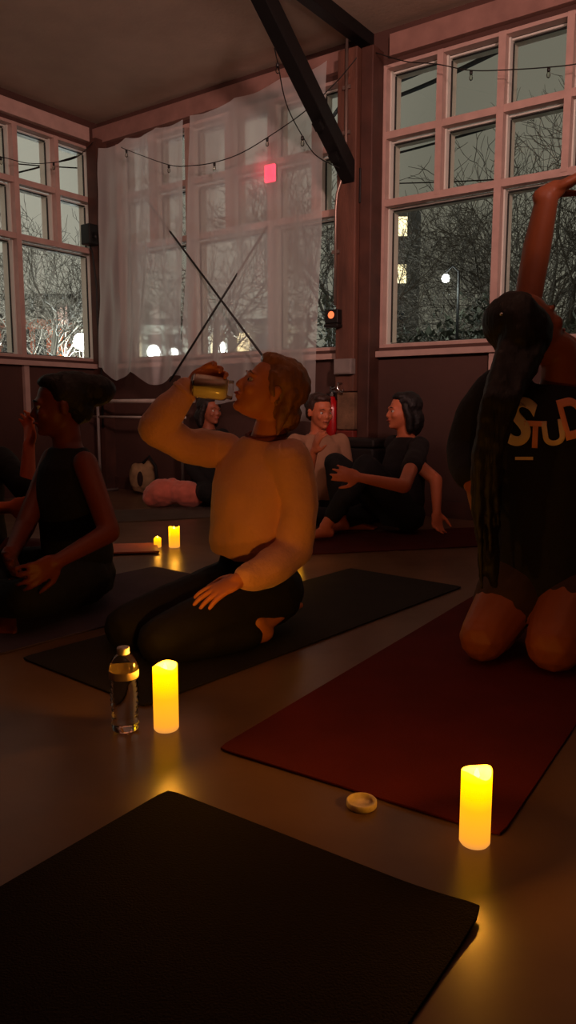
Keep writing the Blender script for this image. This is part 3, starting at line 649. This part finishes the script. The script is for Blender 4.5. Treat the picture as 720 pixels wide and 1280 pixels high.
    for chn,x,y,w_,h_,rot,mm in (('S',650,527,34,62,-.28,pale),('T',669,543,28,34,-.04,pinkm),('U',692,541,28,32,.14,pale),('D',716,522,30,52,.26,pinkm)):
        cu=bpy.data.curves.new('t','FONT'); cu.body=chn; cu.align_x='CENTER'; cu.align_y='CENTER'; cu.offset=.03
        to=bpy.data.objects.new('t',cu); COL.objects.link(to); dg=bpy.context.evaluated_depsgraph_get(); dg.update()
        tm=bpy.data.meshes.new_from_object(to.evaluated_get(dg)); bpy.data.objects.remove(to)
        bm=bmesh.new(); bm.from_mesh(tm)
        bmesh.ops.triangulate(bm,faces=bm.faces)
        for _ in range(2): bmesh.ops.subdivide_edges(bm,edges=bm.edges,cuts=1,use_grid_fill=False); bmesh.ops.triangulate(bm,faces=bm.faces)
        xs=[v.co.x for v in bm.verts]; ys=[v.co.y for v in bm.verts]; cx,cy=(min(xs)+max(xs))/2,(min(ys)+max(ys))/2; sx,sy=max(xs)-min(xs),max(ys)-min(ys)
        for v in bm.verts:
            a=(v.co.x-cx)/sx*w_; b=(v.co.y-cy)/sy*h_
            px=x+a*math.cos(rot)+b*math.sin(-rot); py=y-(b*math.cos(rot)+a*math.sin(rot))
            p=at(px,py,2.0); hit=bvh.ray_cast(p,V((0,1,0)).lerp((p-EYE).normalized(),1).normalized())
            if hit[0] is None: hit=(at(px,py,2.24),V((0,-1,0)))
            v.co=hit[0]+(p-hit[0]).normalized()*.004
        o=finish('lettering',bm,mm,s_,recalc=False); so=o.modifiers.new('t','SOLIDIFY'); so.thickness=.002; so.offset=0
    bm=bmesh.new(); row=[]
    for k in range(9):
        for j in (0,1):
            p=at(644+k*2.8,571+j*4,2.0); hit=bvh.ray_cast(p,(p-EYE).normalized()); q=hit[0] if hit[0] else at(644+k*2.8,571+j*4,2.24); row.append(bm.verts.new(q+(p-q).normalized()*.004))
    for k in range(8): bm.faces.new((row[2*k],row[2*k+2],row[2*k+3],row[2*k+1]))
    o=finish('printed_bar',bm,pale,s_); so=o.modifiers.new('t','SOLIDIFY'); so.thickness=.002; so.offset=0
person_raised()
# ---- generic cross-legged sitter
def sitter(px,py,F,label,top_rgb,leg_rgb,skin_rgb,hair_rgb,hair='bun',lean=0.0,headf=None,headtilt=0,larm=None,rarm=None,sleeve=2,legs='cross',H=.86,vox=.009,k=1.0,barefoot=True,nm='a',sidelean=0):
    F=V((*F,0)).normalized(); L=Z.cross(F)
    base=V((px,py,0)); root=thing('person',base,label,'person')
    pel=base+Z*.13*k; ch=base+Z*(.42*k)+F*lean*.6+L*sidelean*.5; nk=base+Z*(.62*k)+F*lean+L*sidelean; hf=V(headf if headf else F).normalized()
    hc=nk+Z*.135*k+hf*.02; hu=Z+V((hf.x,hf.y,0))*-headtilt
    skin=sk(skin_rgb,nm); hm=mat('hair_'+nm,hair_rgb,.6,ns=30,amt=.3,bump=.4,bs=80)
    lsh=nk-Z*.065*k+L*.165*k; rsh=nk-Z*.065*k-L*.165*k
    if larm is None: larm=[lsh+L*.05-Z*.25+F*.03,lsh-Z*.42+F*.2]
    if rarm is None: rarm=[rsh-L*.05-Z*.25+F*.03,rsh-Z*.42+F*.2]
    LA=([lsh,V(larm[0]),V(larm[1])],[.045*k,.038*k,.025*k]); RA=([rsh,V(rarm[0]),V(rarm[1])],[.045*k,.038*k,.025*k])
    hs,P,f,l,u=headparts(hc,hf,hu,k)
    side,fw=L,F
    body=hs+[tube([nk-Z*.03,hc-u*.05-f*.01],[.055*k,.05*k]),torso([pel-Z*.07,pel+Z*.05,pel.lerp(ch,.5),ch,ch.lerp(nk,.6),nk],[.15*k,.14*k,.12*k,.14*k,.13*k,.055*k],[.11*k,.10*k,.09*k,.10*k,.085*k,.05*k],side,fw),tube(*LA),tube(*RA)]
    legl=[]
    for q in (1,-1):
        hip=pel+L*.085*q*k-Z*.01
        if legs=='cross': kn=base+F*(.30)+L*q*.30+Z*.13; an=base+F*(.36)-L*q*.09+Z*.065+F*(.05*q); fd=-L*q+F*.35; fu=(0,0,1)
        elif legs=='up': kn=base+F*(.36-.05*q)+L*q*.11+Z*(.44); an=base+F*(.47+.10*q)+L*q*.10+Z*.085; fd=F-L*q*.1; fu=(0,0,1)
        elif legs=='kneel': kn=base+F*.38+L*q*.12+Z*.075; an=base-F*.04+L*q*.09+Z*.05; fd=-F; fu=(0,0,-1)
        th=([hip,hip.lerp(kn,.5),kn],[.088*k,.075*k,.058*k]); cf=([kn,kn.lerp(an,.35),an],[.054*k,.052*k,.034*k]); legl.append((th,cf))
        body+=[tube(*th),tube(*cf)]+foot(an,fd,fu,k)
    body+=hand(LA[0][2],(LA[0][2]-LA[0][1]),-L,k,.5,1)+hand(RA[0][2],(RA[0][2]-RA[0][1]),L,k,.5,-1)
    blob('body',body,skin,root,vox=min(vox,.007),smooth=4)
    face_details(root,P,f,l,u,k,hm,LIP)
    hr=[ell(P(-.028,0,.042),f*.094*k,l*.085*k,u*.088*k),ell(P(-.065,0,-.01),f*.055*k,l*.068*k,u*.06*k),ell(P(.02,0,.092),f*.055*k,l*.06*k,u*.03*k)]
    if hair=='bun': hr+=[ell(P(-.115,0,.05),f*.055*k,l*.055*k,u*.055*k)]
    if hair=='bigbun': hr+=[ell(P(-.13,0,.055),f*.075*k,l*.07*k,u*.06*k),ell(P(-.06,0,.08),f*.07*k,l*.07*k,u*.05*k)]
    if hair=='bob':
        hr+=[ell(P(-.06,0,-.05),f*.07*k,l*.095*k,u*.10*k)]
        for q in (-1,1): hr.append(tube([P(.02,q*.078,.04),P(-.01,q*.086,-.04),P(-.015,q*.082,-.11)],[.022*k,.028*k,.022*k]))
    if hair=='long': 
        hr+=[tube([P(-.06,0,-.02),P(-.09,0,-.14),P(-.10,0,-.26)],[.07*k,.065*k,.04*k])]
    blob('hair',hr,hm,root,vox=.007,smooth=3,noise_amp=.004,noise_scale=30)
    tm=mat('top_'+nm,top_rgb,.88,ns=6,amt=.12,bump=.25,bs=70)
    tp=[torso([pel+Z*.0,pel+Z*.08,pel.lerp(ch,.55),ch,ch.lerp(nk,.55),nk-Z*.015],[.15*k,.165*k,.155*k,.165*k,.155*k,.075*k],[.12*k,.13*k,.125*k,.13*k,.105*k,.065*k],side,fw)]
    for A in (LA,RA):
        if sleeve==1: tp.append(grow(([A[0][0],A[0][0].lerp(A[0][1],.55)],[.05*k,.048*k]),.010))
        if sleeve==2: tp.append(grow((A[0][:2]+[A[0][1].lerp(A[0][2],.85)],[.048*k,.042*k,.032*k]),.012))
        if sleeve==3: tp.append(grow((A[0][:2],[.048*k,.044*k]),.012))
    if sleeve: tp+=[ell(lsh-L*.03,L*.07,F*.06,Z*.05),ell(rsh+L*.03,L*.07,F*.06,Z*.05)]
    blob('top',tp,tm,root,vox=.008,smooth=6,noise_amp=.005,noise_scale=11)
    pm=mat('trousers_'+nm,leg_rgb,.85,ns=6,amt=.15)
    pp=[torso([pel-Z*.075,pel,pel+Z*.07],[.155*k,.17*k,.15*k],[.125*k,.14*k,.12*k],side,fw)]
    for th,cf in legl: pp+=[grow(th,.014),grow((cf[0][:2]+[cf[0][1].lerp(cf[0][2],.7)],[.056*k,.054*k,.042*k]),.012)]
    blob('trousers',pp,pm,root,vox=.008,smooth=6,noise_amp=.004)
    return root
# left seated person, dark skin, black tank top
b=gr(88,765); F_=V((-.75,-.55,0)).normalized(); L_=Z.cross(F_)
sitter(b.x,b.y+.12,(-.75,-.55),'seated person in a black tank top with dark hair in a bun, at left',(14,11,12),(14,11,12),(112,52,38),(14,9,8),'bigbun',lean=.02,headf=(-.9,-.35,-.05),sleeve=0,
  larm=[at(137,665,2.72),at(75,700,2.55)],rarm=[at(30,660,2.85),at(15,690,2.6)],nm='dark',vox=.008,k=1.04)
b=gr(-35,735)
sitter(b.x,b.y,(.6,-.5),'person in a black top cut off by the left edge, one hand raised',(14,11,12),(95,40,32),(215,110,72),(30,18,14),'bun',larm=[at(34,612,3.15),at(36,560,3.2)],rarm=[at(-60,640,3.1),at(12,634,3.0)],sleeve=3,nm='edge')
b=gr(252,640)
sitter(b.x,b.y+.55,(.75,-.66),'person dressed in black sitting at the back behind the drinking woman',(13,10,10),(13,10,10),(150,85,60),(28,16,12),'bob',nm='back',vox=.01)
b=gr(397,655)
sitter(b.x,b.y,(.35,-.9),'smiling seated woman in a pale tee shirt with hair tied back, behind the drinking woman',(165,120,92),(20,15,16),(195,110,75),(52,28,18),'bun',headf=(.45,-.85,-.1),sleeve=1,
  rarm=[at(383,600,4.62),at(392,566,4.55)],nm='tee',vox=.01)
# dark haired woman hugging her knees
b=gr(503,668); Fh=V((-.93,-.36,0)).normalized()
sitter(b.x,b.y+.05,(-.93,-.36),'seated woman with a dark bob hugging her knees beside the column, seen from the side',(26,16,18),(10,8,9),(205,115,80),(20,12,12),'bob',headf=(-.97,-.2,.02),legs='up',sleeve=1,lean=-.02,
  larm=[at(505,608,4.02),at(450,597,3.95)],rarm=[at(545,600,4.45),at(546,638,4.35)],nm='bob',vox=.008)
# ---------------------------------------------------------------- outside
OUT=lambda s,d,z=0:W(s,d,z-0)
gz=-.6
bm=bmesh.new(); a=V((0,25,gz)); abox(bm,(0,40,gz-.1),(160,0,0),(0,110,0),(0,0,.1))
bm.free()
def og():
    bm=bmesh.new()
    # ground all around the building, below floor level
    abox(bm,(0,0,gz-.1),(160,0,0),(0,160,0),(0,0,.1)); o=struct('ground',bm,mat('wet_asphalt',(70,72,70),.5,ns=.3,amt=.4),'dark wet ground outside')
og()
bark=mat('bare_bark',(76,68,60),.9,ns=5,amt=.3)
def make_tree(seed,h,label):
    rnd=random.Random(seed); bt=bmesh.new(); bb=bmesh.new()
    def seg(bm,p,q,r0,r1,n=5): 
        x,y=basis(q-p); loftrings(bm,[[p+(x*math.cos(2*math.pi*k/n)+y*math.sin(2*math.pi*k/n))*r0 for k in range(n)],[q+(x*math.cos(2*math.pi*k/n)+y*math.sin(2*math.pi*k/n))*r1 for k in range(n)]],False)
    def br(p,d,L,r,lv):
        n=3 if lv else 5
        for i in range(n):
            d=(d+V((rnd.gauss(0,1),rnd.gauss(0,1),rnd.gauss(0,.6)))*(.14 if lv else .06)+V((0,0,.05))).normalized(); q=p+d*L/n; r1=r*(.80 if lv else .88)
            seg(bt if lv==0 else bb,p,q,r,r1,7 if lv==0 else (5 if lv<3 else 3)); 
            if lv<5 and (lv>0 or i>=1):
                for _ in range(2 if lv<3 else 1):
                    if rnd.random()<(.92 if lv<2 else .84):
                        x,y=basis(d); t=rnd.uniform(0,6.28); a=rnd.uniform(.45,.95)
                        br(q,(d*math.cos(a)+(x*math.cos(t)+y*math.sin(t))*math.sin(a)).normalized(),L*rnd.uniform(.5,.72),max(r1*.55,.012),lv+1)
            p,r=q,r1
    br(V((0,0,0)),V((0,0,1)),h*.62,h*.021,0)
    root=thing('bare_tree',(0,0,0),label,'tree','leafless trees outside the windows')
    finish('trunk',bt,bark,root); finish('branches',bb,bark,root,recalc=False)
    return root
def clone(root,loc,rz,s,label):
    c=root.copy(); COL.objects.link(c)
    for ch_ in root.children:
        k=ch_.copy(); COL.objects.link(k); k.parent=c
    c.location=loc; c.rotation_euler=(0,0,rz); c.scale=(s,)*3; c['label']=label; return c
TA=make_tree(11,8.2,'x'); TB=make_tree(23,7.5,'y')
spots=[(640,27,0,1.0,'bare tree behind the middle of the right windows',0),(690,24,1.2,1.12,'large bare tree behind the stretching arm',1),(585,30,2.3,.85,'bare tree left of the street light seen through the large right pane',1),
       (655,34,3.0,1.35,'tall bare tree further off behind the right windows',0),(755,22,4.1,1.1,'bare tree by the right edge of the view',0),(540,36,5,.85,'distant small bare tree near the lit building',1),
       (422,24,.8,.95,'bare tree seen in the strip between the curtain and the column',0),(262,24,1.9,.9,'bare tree seen through the gap in the plastic sheet',1),
       (52,26,2.7,.82,'bare tree lit blue white beside the street lamp at left',0),(8,30,.4,.8,'distant bare tree behind the leftmost panes',1),(100,31,5.1,.75,'small far tree right of the left window mullion',0)]
first={0:True,1:True}
for x,Yd,rz,s,lb,k in spots:
    p=at(x,510,Yd); src=(TA,TB)[k]
    if first[k]: src.location=(p.x,p.y,gz); src.rotation_euler=(0,0,rz); src.scale=(s,)*3; src['label']=lb; first[k]=False
    else: clone(src,(p.x,p.y,gz),rz,s,lb)
# dark evergreen scrub bank
def shrub(x,Yd,w_,h_,label,seed,rgb=(70,72,60)):
    p=at(x,510,Yd); rnd=random.Random(seed); bm=bmesh.new()
    for i in range(1500):
        t=rnd.uniform(0,6.28); v=rnd.random()**.6; z=rnd.random()**.8
        rr=w_*v*(1-.5*z*z); c=V((p.x+rr*math.cos(t),p.y+rr*math.sin(t)*.6,gz+h_*z*(1-.35*v*rnd.random())))
        s=rnd.uniform(.06,.16)*(w_/2.5); a=V((rnd.gauss(0,1),rnd.gauss(0,1),rnd.gauss(0,1))).normalized()*s; x_,y_=basis(a)
        vs=[bm.verts.new(q) for q in (c-a,c+x_*s*.5,c+a,c-x_*s*.5)]; bm.faces.new(vs)
    root=thing('evergreen_shrub',(p.x,p.y,gz),label,'shrub','dark shrubs outside the windows')
    finish('foliage',bm,mat('dark_leaves',rgb,.8,ns=2,amt=.4),root,recalc=False)
    bm=bmesh.new(); pipe(bm,[(p.x,p.y,gz),(p.x+.05,p.y,gz+h_*.5)],[.12,.05],7); finish('stem',bm,bark,root)
for i,(x,Yd,w_,h_,lb) in enumerate(((560,21,3.0,3.6,'dark shrub behind the street light in the large right pane'),(600,19,2.6,4.2,'tall dark shrub left of the stretching arm'),(655,18,2.6,3.6,'dark shrub behind the raised arm'),(515,26,3.0,4.0,'dark shrub below the lit building'),
        (712,17,2.6,3.4,'dark shrub at the right edge of the view'),(425,20,2.4,4.6,'dark shrub beyond the strip beside the column'))): shrub(x,Yd,w_,h_,lb,i)
# low wall / road edge lines
p,q=at(470,510,15.5),at(760,510,12.5)
bm=bmesh.new(); u_=(q-p).normalized(); 
abox(bm,((p.x+q.x)/2,(p.y+q.y)/2,gz+.8),u_*((q-p).length/2),u_.cross(Z)*.12,(0,0,.8)); abox(bm,((p.x+q.x)/2,(p.y+q.y)/2,gz+1.63),u_*((q-p).length/2),u_.cross(Z)*.17,(0,0,.04))
o=finish('garden_wall',bm,mat('grey_wall',(60,62,58),.8,ns=2,amt=.5)); tag(o,'low grey wall outside the right windows','wall')
# buildings
def building(x,Yd,w_,h_,dp,rgb,label,lit,cat='building',nx=6,nz=3,litc=(1,.72,.35),ang=0):
    p=at(x,510,Yd); ux=V((math.cos(ang),math.sin(ang),0)); uy=V((-math.sin(ang),math.cos(ang),0)); c=V((p.x,p.y,gz))
    root=thing('building',c,label,cat)
    bm=bmesh.new(); abox(bm,c+Z*h_/2+uy*dp/2,ux*w_/2,uy*dp/2,Z*h_/2); finish('walls',bm,mat('facade_%d'%int(x+Yd),rgb,.85,ns=1,amt=.2),root)
    bm=bmesh.new(); abox(bm,c+Z*(h_+.15)+uy*dp/2,ux*(w_/2+.2),uy*(dp/2+.2),Z*.15); finish('roof',bm,M['steel'],root)
    rnd=random.Random(int(x)); g1=glow('lit_%d'%int(x+Yd),litc,lit)
    dk=mat('dark_pane_%d'%int(x+Yd),(22,26,30),.2)
    for i in range(nx):
        for j in range(nz):
            on=(j>=3 if nx==1 else rnd.random()<.45); wc=c-uy*.03+ux*(w_*((i+.5)/nx-.5))+Z*(h_*(j+.55)/nz)
            bm=bmesh.new(); abox(bm,wc,ux*w_/nx*(.32 if nx>1 else .15),uy*.03,Z*h_/nz*(.28 if nx>1 else .2)); finish('window',bm,g1 if on else dk,root)
    return root
building(497,38,1.9,11.0,4,(50,46,42),'tall dark building with two small lit windows, through the right windows',2.2,nx=1,nz=5,litc=(1,.86,.5))
building(14,40,6,5.9,6,(200,90,50),'low building with an orange lit front behind the left windows',1.6,nx=7,nz=2,litc=(1,.20,.04))
building(92,48,8,8.0,5,(190,190,180),'pale low block added for the glare around the bright street lamp',1.5,nx=6,nz=3,litc=(.9,.95,.8))  # added pale facade that catches lamp light to imitate the glare
building(196,40,7.5,5.6,6,(170,170,160),'pale low building seen milky through the plastic sheet',2.2,nx=7,nz=2,litc=(1,.9,.6))
building(305,48,8,6.5,5,(170,160,140),'low building with warm windows behind the middle of the plastic sheet',2.0,nx=7,nz=2,litc=(1,.8,.45))
# street lamps
LM=glow('street_lamp_head',(.92,1,.98),14)
def street_lamp(x,y,Yd,r,power,label,col=(.85,1,1)):
    h=at(x,y,Yd); base=V((h.x,h.y,gz)); root=thing('street_lamp',base,label,'street lamp','street lamps outside the windows')
    bm=bmesh.new(); pipe(bm,[base+V((.3,0,0)),V((h.x+.3,h.y,h.z+.15)),V((h.x+.15,h.y,h.z+.28)),V((h.x,h.y,h.z+r+.04))],[.045,.03,.025,.02],8); finish('pole',bm,M['steel'],root,smooth=True)
    bm=bmesh.new(); lathe(bm,h,[(r*.3,-r),(r*.8,-r*.7),(r,0),(r*.8,r*.6),(r*.4,r)],n=16); finish('lamp_head',bm,LM,root,smooth=True)
    l=bpy.data.lights.new('lamp','POINT'); l.energy=power; l.color=col; l.shadow_soft_size=r; lo=bpy.data.objects.new('lamp_glow',l); COL.objects.link(lo); lo.location=h+V((0,-.3,-.3-r)); lo.parent=root; lo.matrix_parent_inverse=Matrix.Translation(-root.location)
street_lamp(101,427,27,.27,2300,'brightest white street lamp, through the left windows')
street_lamp(15,416,24,.13,700,'smaller street lamp behind the leftmost pane')
street_lamp(557,348,18,.09,60,'small white street light among the trees in the large right pane')
street_lamp(192,440,30,.26,2500,'street lamp glowing through the left part of the plastic sheet')
street_lamp(217,441,32,.2,1500,'street lamp just right of the brightest one behind the plastic sheet')
street_lamp(274,434,28,.24,2000,'street lamp glowing through the gap of the plastic sheet')
# power lines
for i,(p,q,r,lb) in enumerate(((at(470,112,13),at(625,40,8.5),.028,'upper thick power line crossing the top right windows'),(at(470,130,13),at(650,50,8.5),.028,'lower thick power line crossing the top right windows'),(at(470,198,14),at(760,112,9),.018,'thin power line across the second row of right panes'),
      (at(470,230,20),at(760,215,18),.015,'faint wire low across the right panes'),(at(405,160,13),at(452,88,10),.03,'thick wire seen beside the column top'),(at(-60,196,15),at(150,212,15),.012,'thin wire sagging across the left panes'),(at(-20,225,14),at(150,178,12),.014,'slanting wire across the left panes'))):
    bm=bmesh.new(); pts=[p.lerp(q,k/10)-Z*(.04*math.sin(math.pi*k/10)) for k in range(11)]; pipe(bm,pts,r,6)
    tag(finish('power_line',bm,mat('power_cable',(16,16,15),.95,spec=.05),smooth=True),lb,'power line')
# ---------------------------------------------------------------- world, lamps, camera
w=bpy.data.worlds.new('dusk'); SC.world=w; w.use_nodes=True; nt=w.node_tree; nt.nodes.clear(); L=nt.links
out=nt.nodes.new('ShaderNodeOutputWorld'); bg=nt.nodes.new('ShaderNodeBackground'); L.new(bg.outputs[0],out.inputs[0])
tc=nt.nodes.new('ShaderNodeTexCoord')
vm=nt.nodes.new('ShaderNodeVectorMath'); vm.operation='DOT_PRODUCT'; L.new(tc.outputs['Generated'],vm.inputs[0]); vm.inputs[1].default_value=(.707,.4,.0)
cr=nt.nodes.new('ShaderNodeValToRGB'); e=cr.color_ramp.elements
e[0].position=.2; e[0].color=(.38,.38,.32,1); e[1].position=.5; e[1].color=(.155,.152,.120,1)
L.new(vm.outputs['Value'],cr.inputs[0])
nz=nt.nodes.new('ShaderNodeTexNoise'); nz.inputs['Scale'].default_value=2.2; L.new(tc.outputs['Generated'],nz.inputs['Vector'])
mr=nt.nodes.new('ShaderNodeMapRange'); mr.inputs[3].default_value=.85; mr.inputs[4].default_value=1.15; L.new(nz.outputs['Fac'],mr.inputs[0])
L.new(cr.outputs[0],bg.inputs[0]); L.new(mr.outputs[0],bg.inputs[1])
def spot(loc,tgt,e,col,size,blend=.8,rad=.15,name='stage_lamp'):
    l=bpy.data.lights.new(name,'SPOT'); l.energy=e; l.color=col; l.spot_size=math.radians(size); l.spot_blend=blend; l.shadow_soft_size=rad
    o=bpy.data.objects.new(name,l); COL.objects.link(o); o.location=loc; o.rotation_euler=(V(tgt)-V(loc)).to_track_quat('-Z','Y').to_euler(); return o
spot((1.0,-1.0,2.7),(.4,6.3,3.15),760,(1,.58,.50),60,.9,.2,'pink_uplight')
spot((-.6,1.5,2.5),(-.6,4.5,3.4),135,(1,.58,.48),130,1,.2,'ceiling_uplight')
l=bpy.data.lights.new('dim_red_fill','POINT'); l.energy=4; l.color=(1,.26,.13); l.shadow_soft_size=.4  # added weak red fill light, not a lamp of the room
o=bpy.data.objects.new('dim_red_fill',l); COL.objects.link(o); o.location=(-.2,1.0,2.6)
cam=bpy.data.cameras.new('cam'); co=bpy.data.objects.new('camera',cam); COL.objects.link(co)
co.location=EYE; co.rotation_euler=(math.pi/2-TH,0,0); cam.sensor_fit='VERTICAL'; cam.sensor_height=36; cam.lens=36*F0/1280; cam.clip_end=400
SC.camera=co
vs=SC.view_settings; vs.view_transform='Standard'; vs.look='None'; vs.exposure=0; vs.gamma=1; vs.use_curve_mapping=False
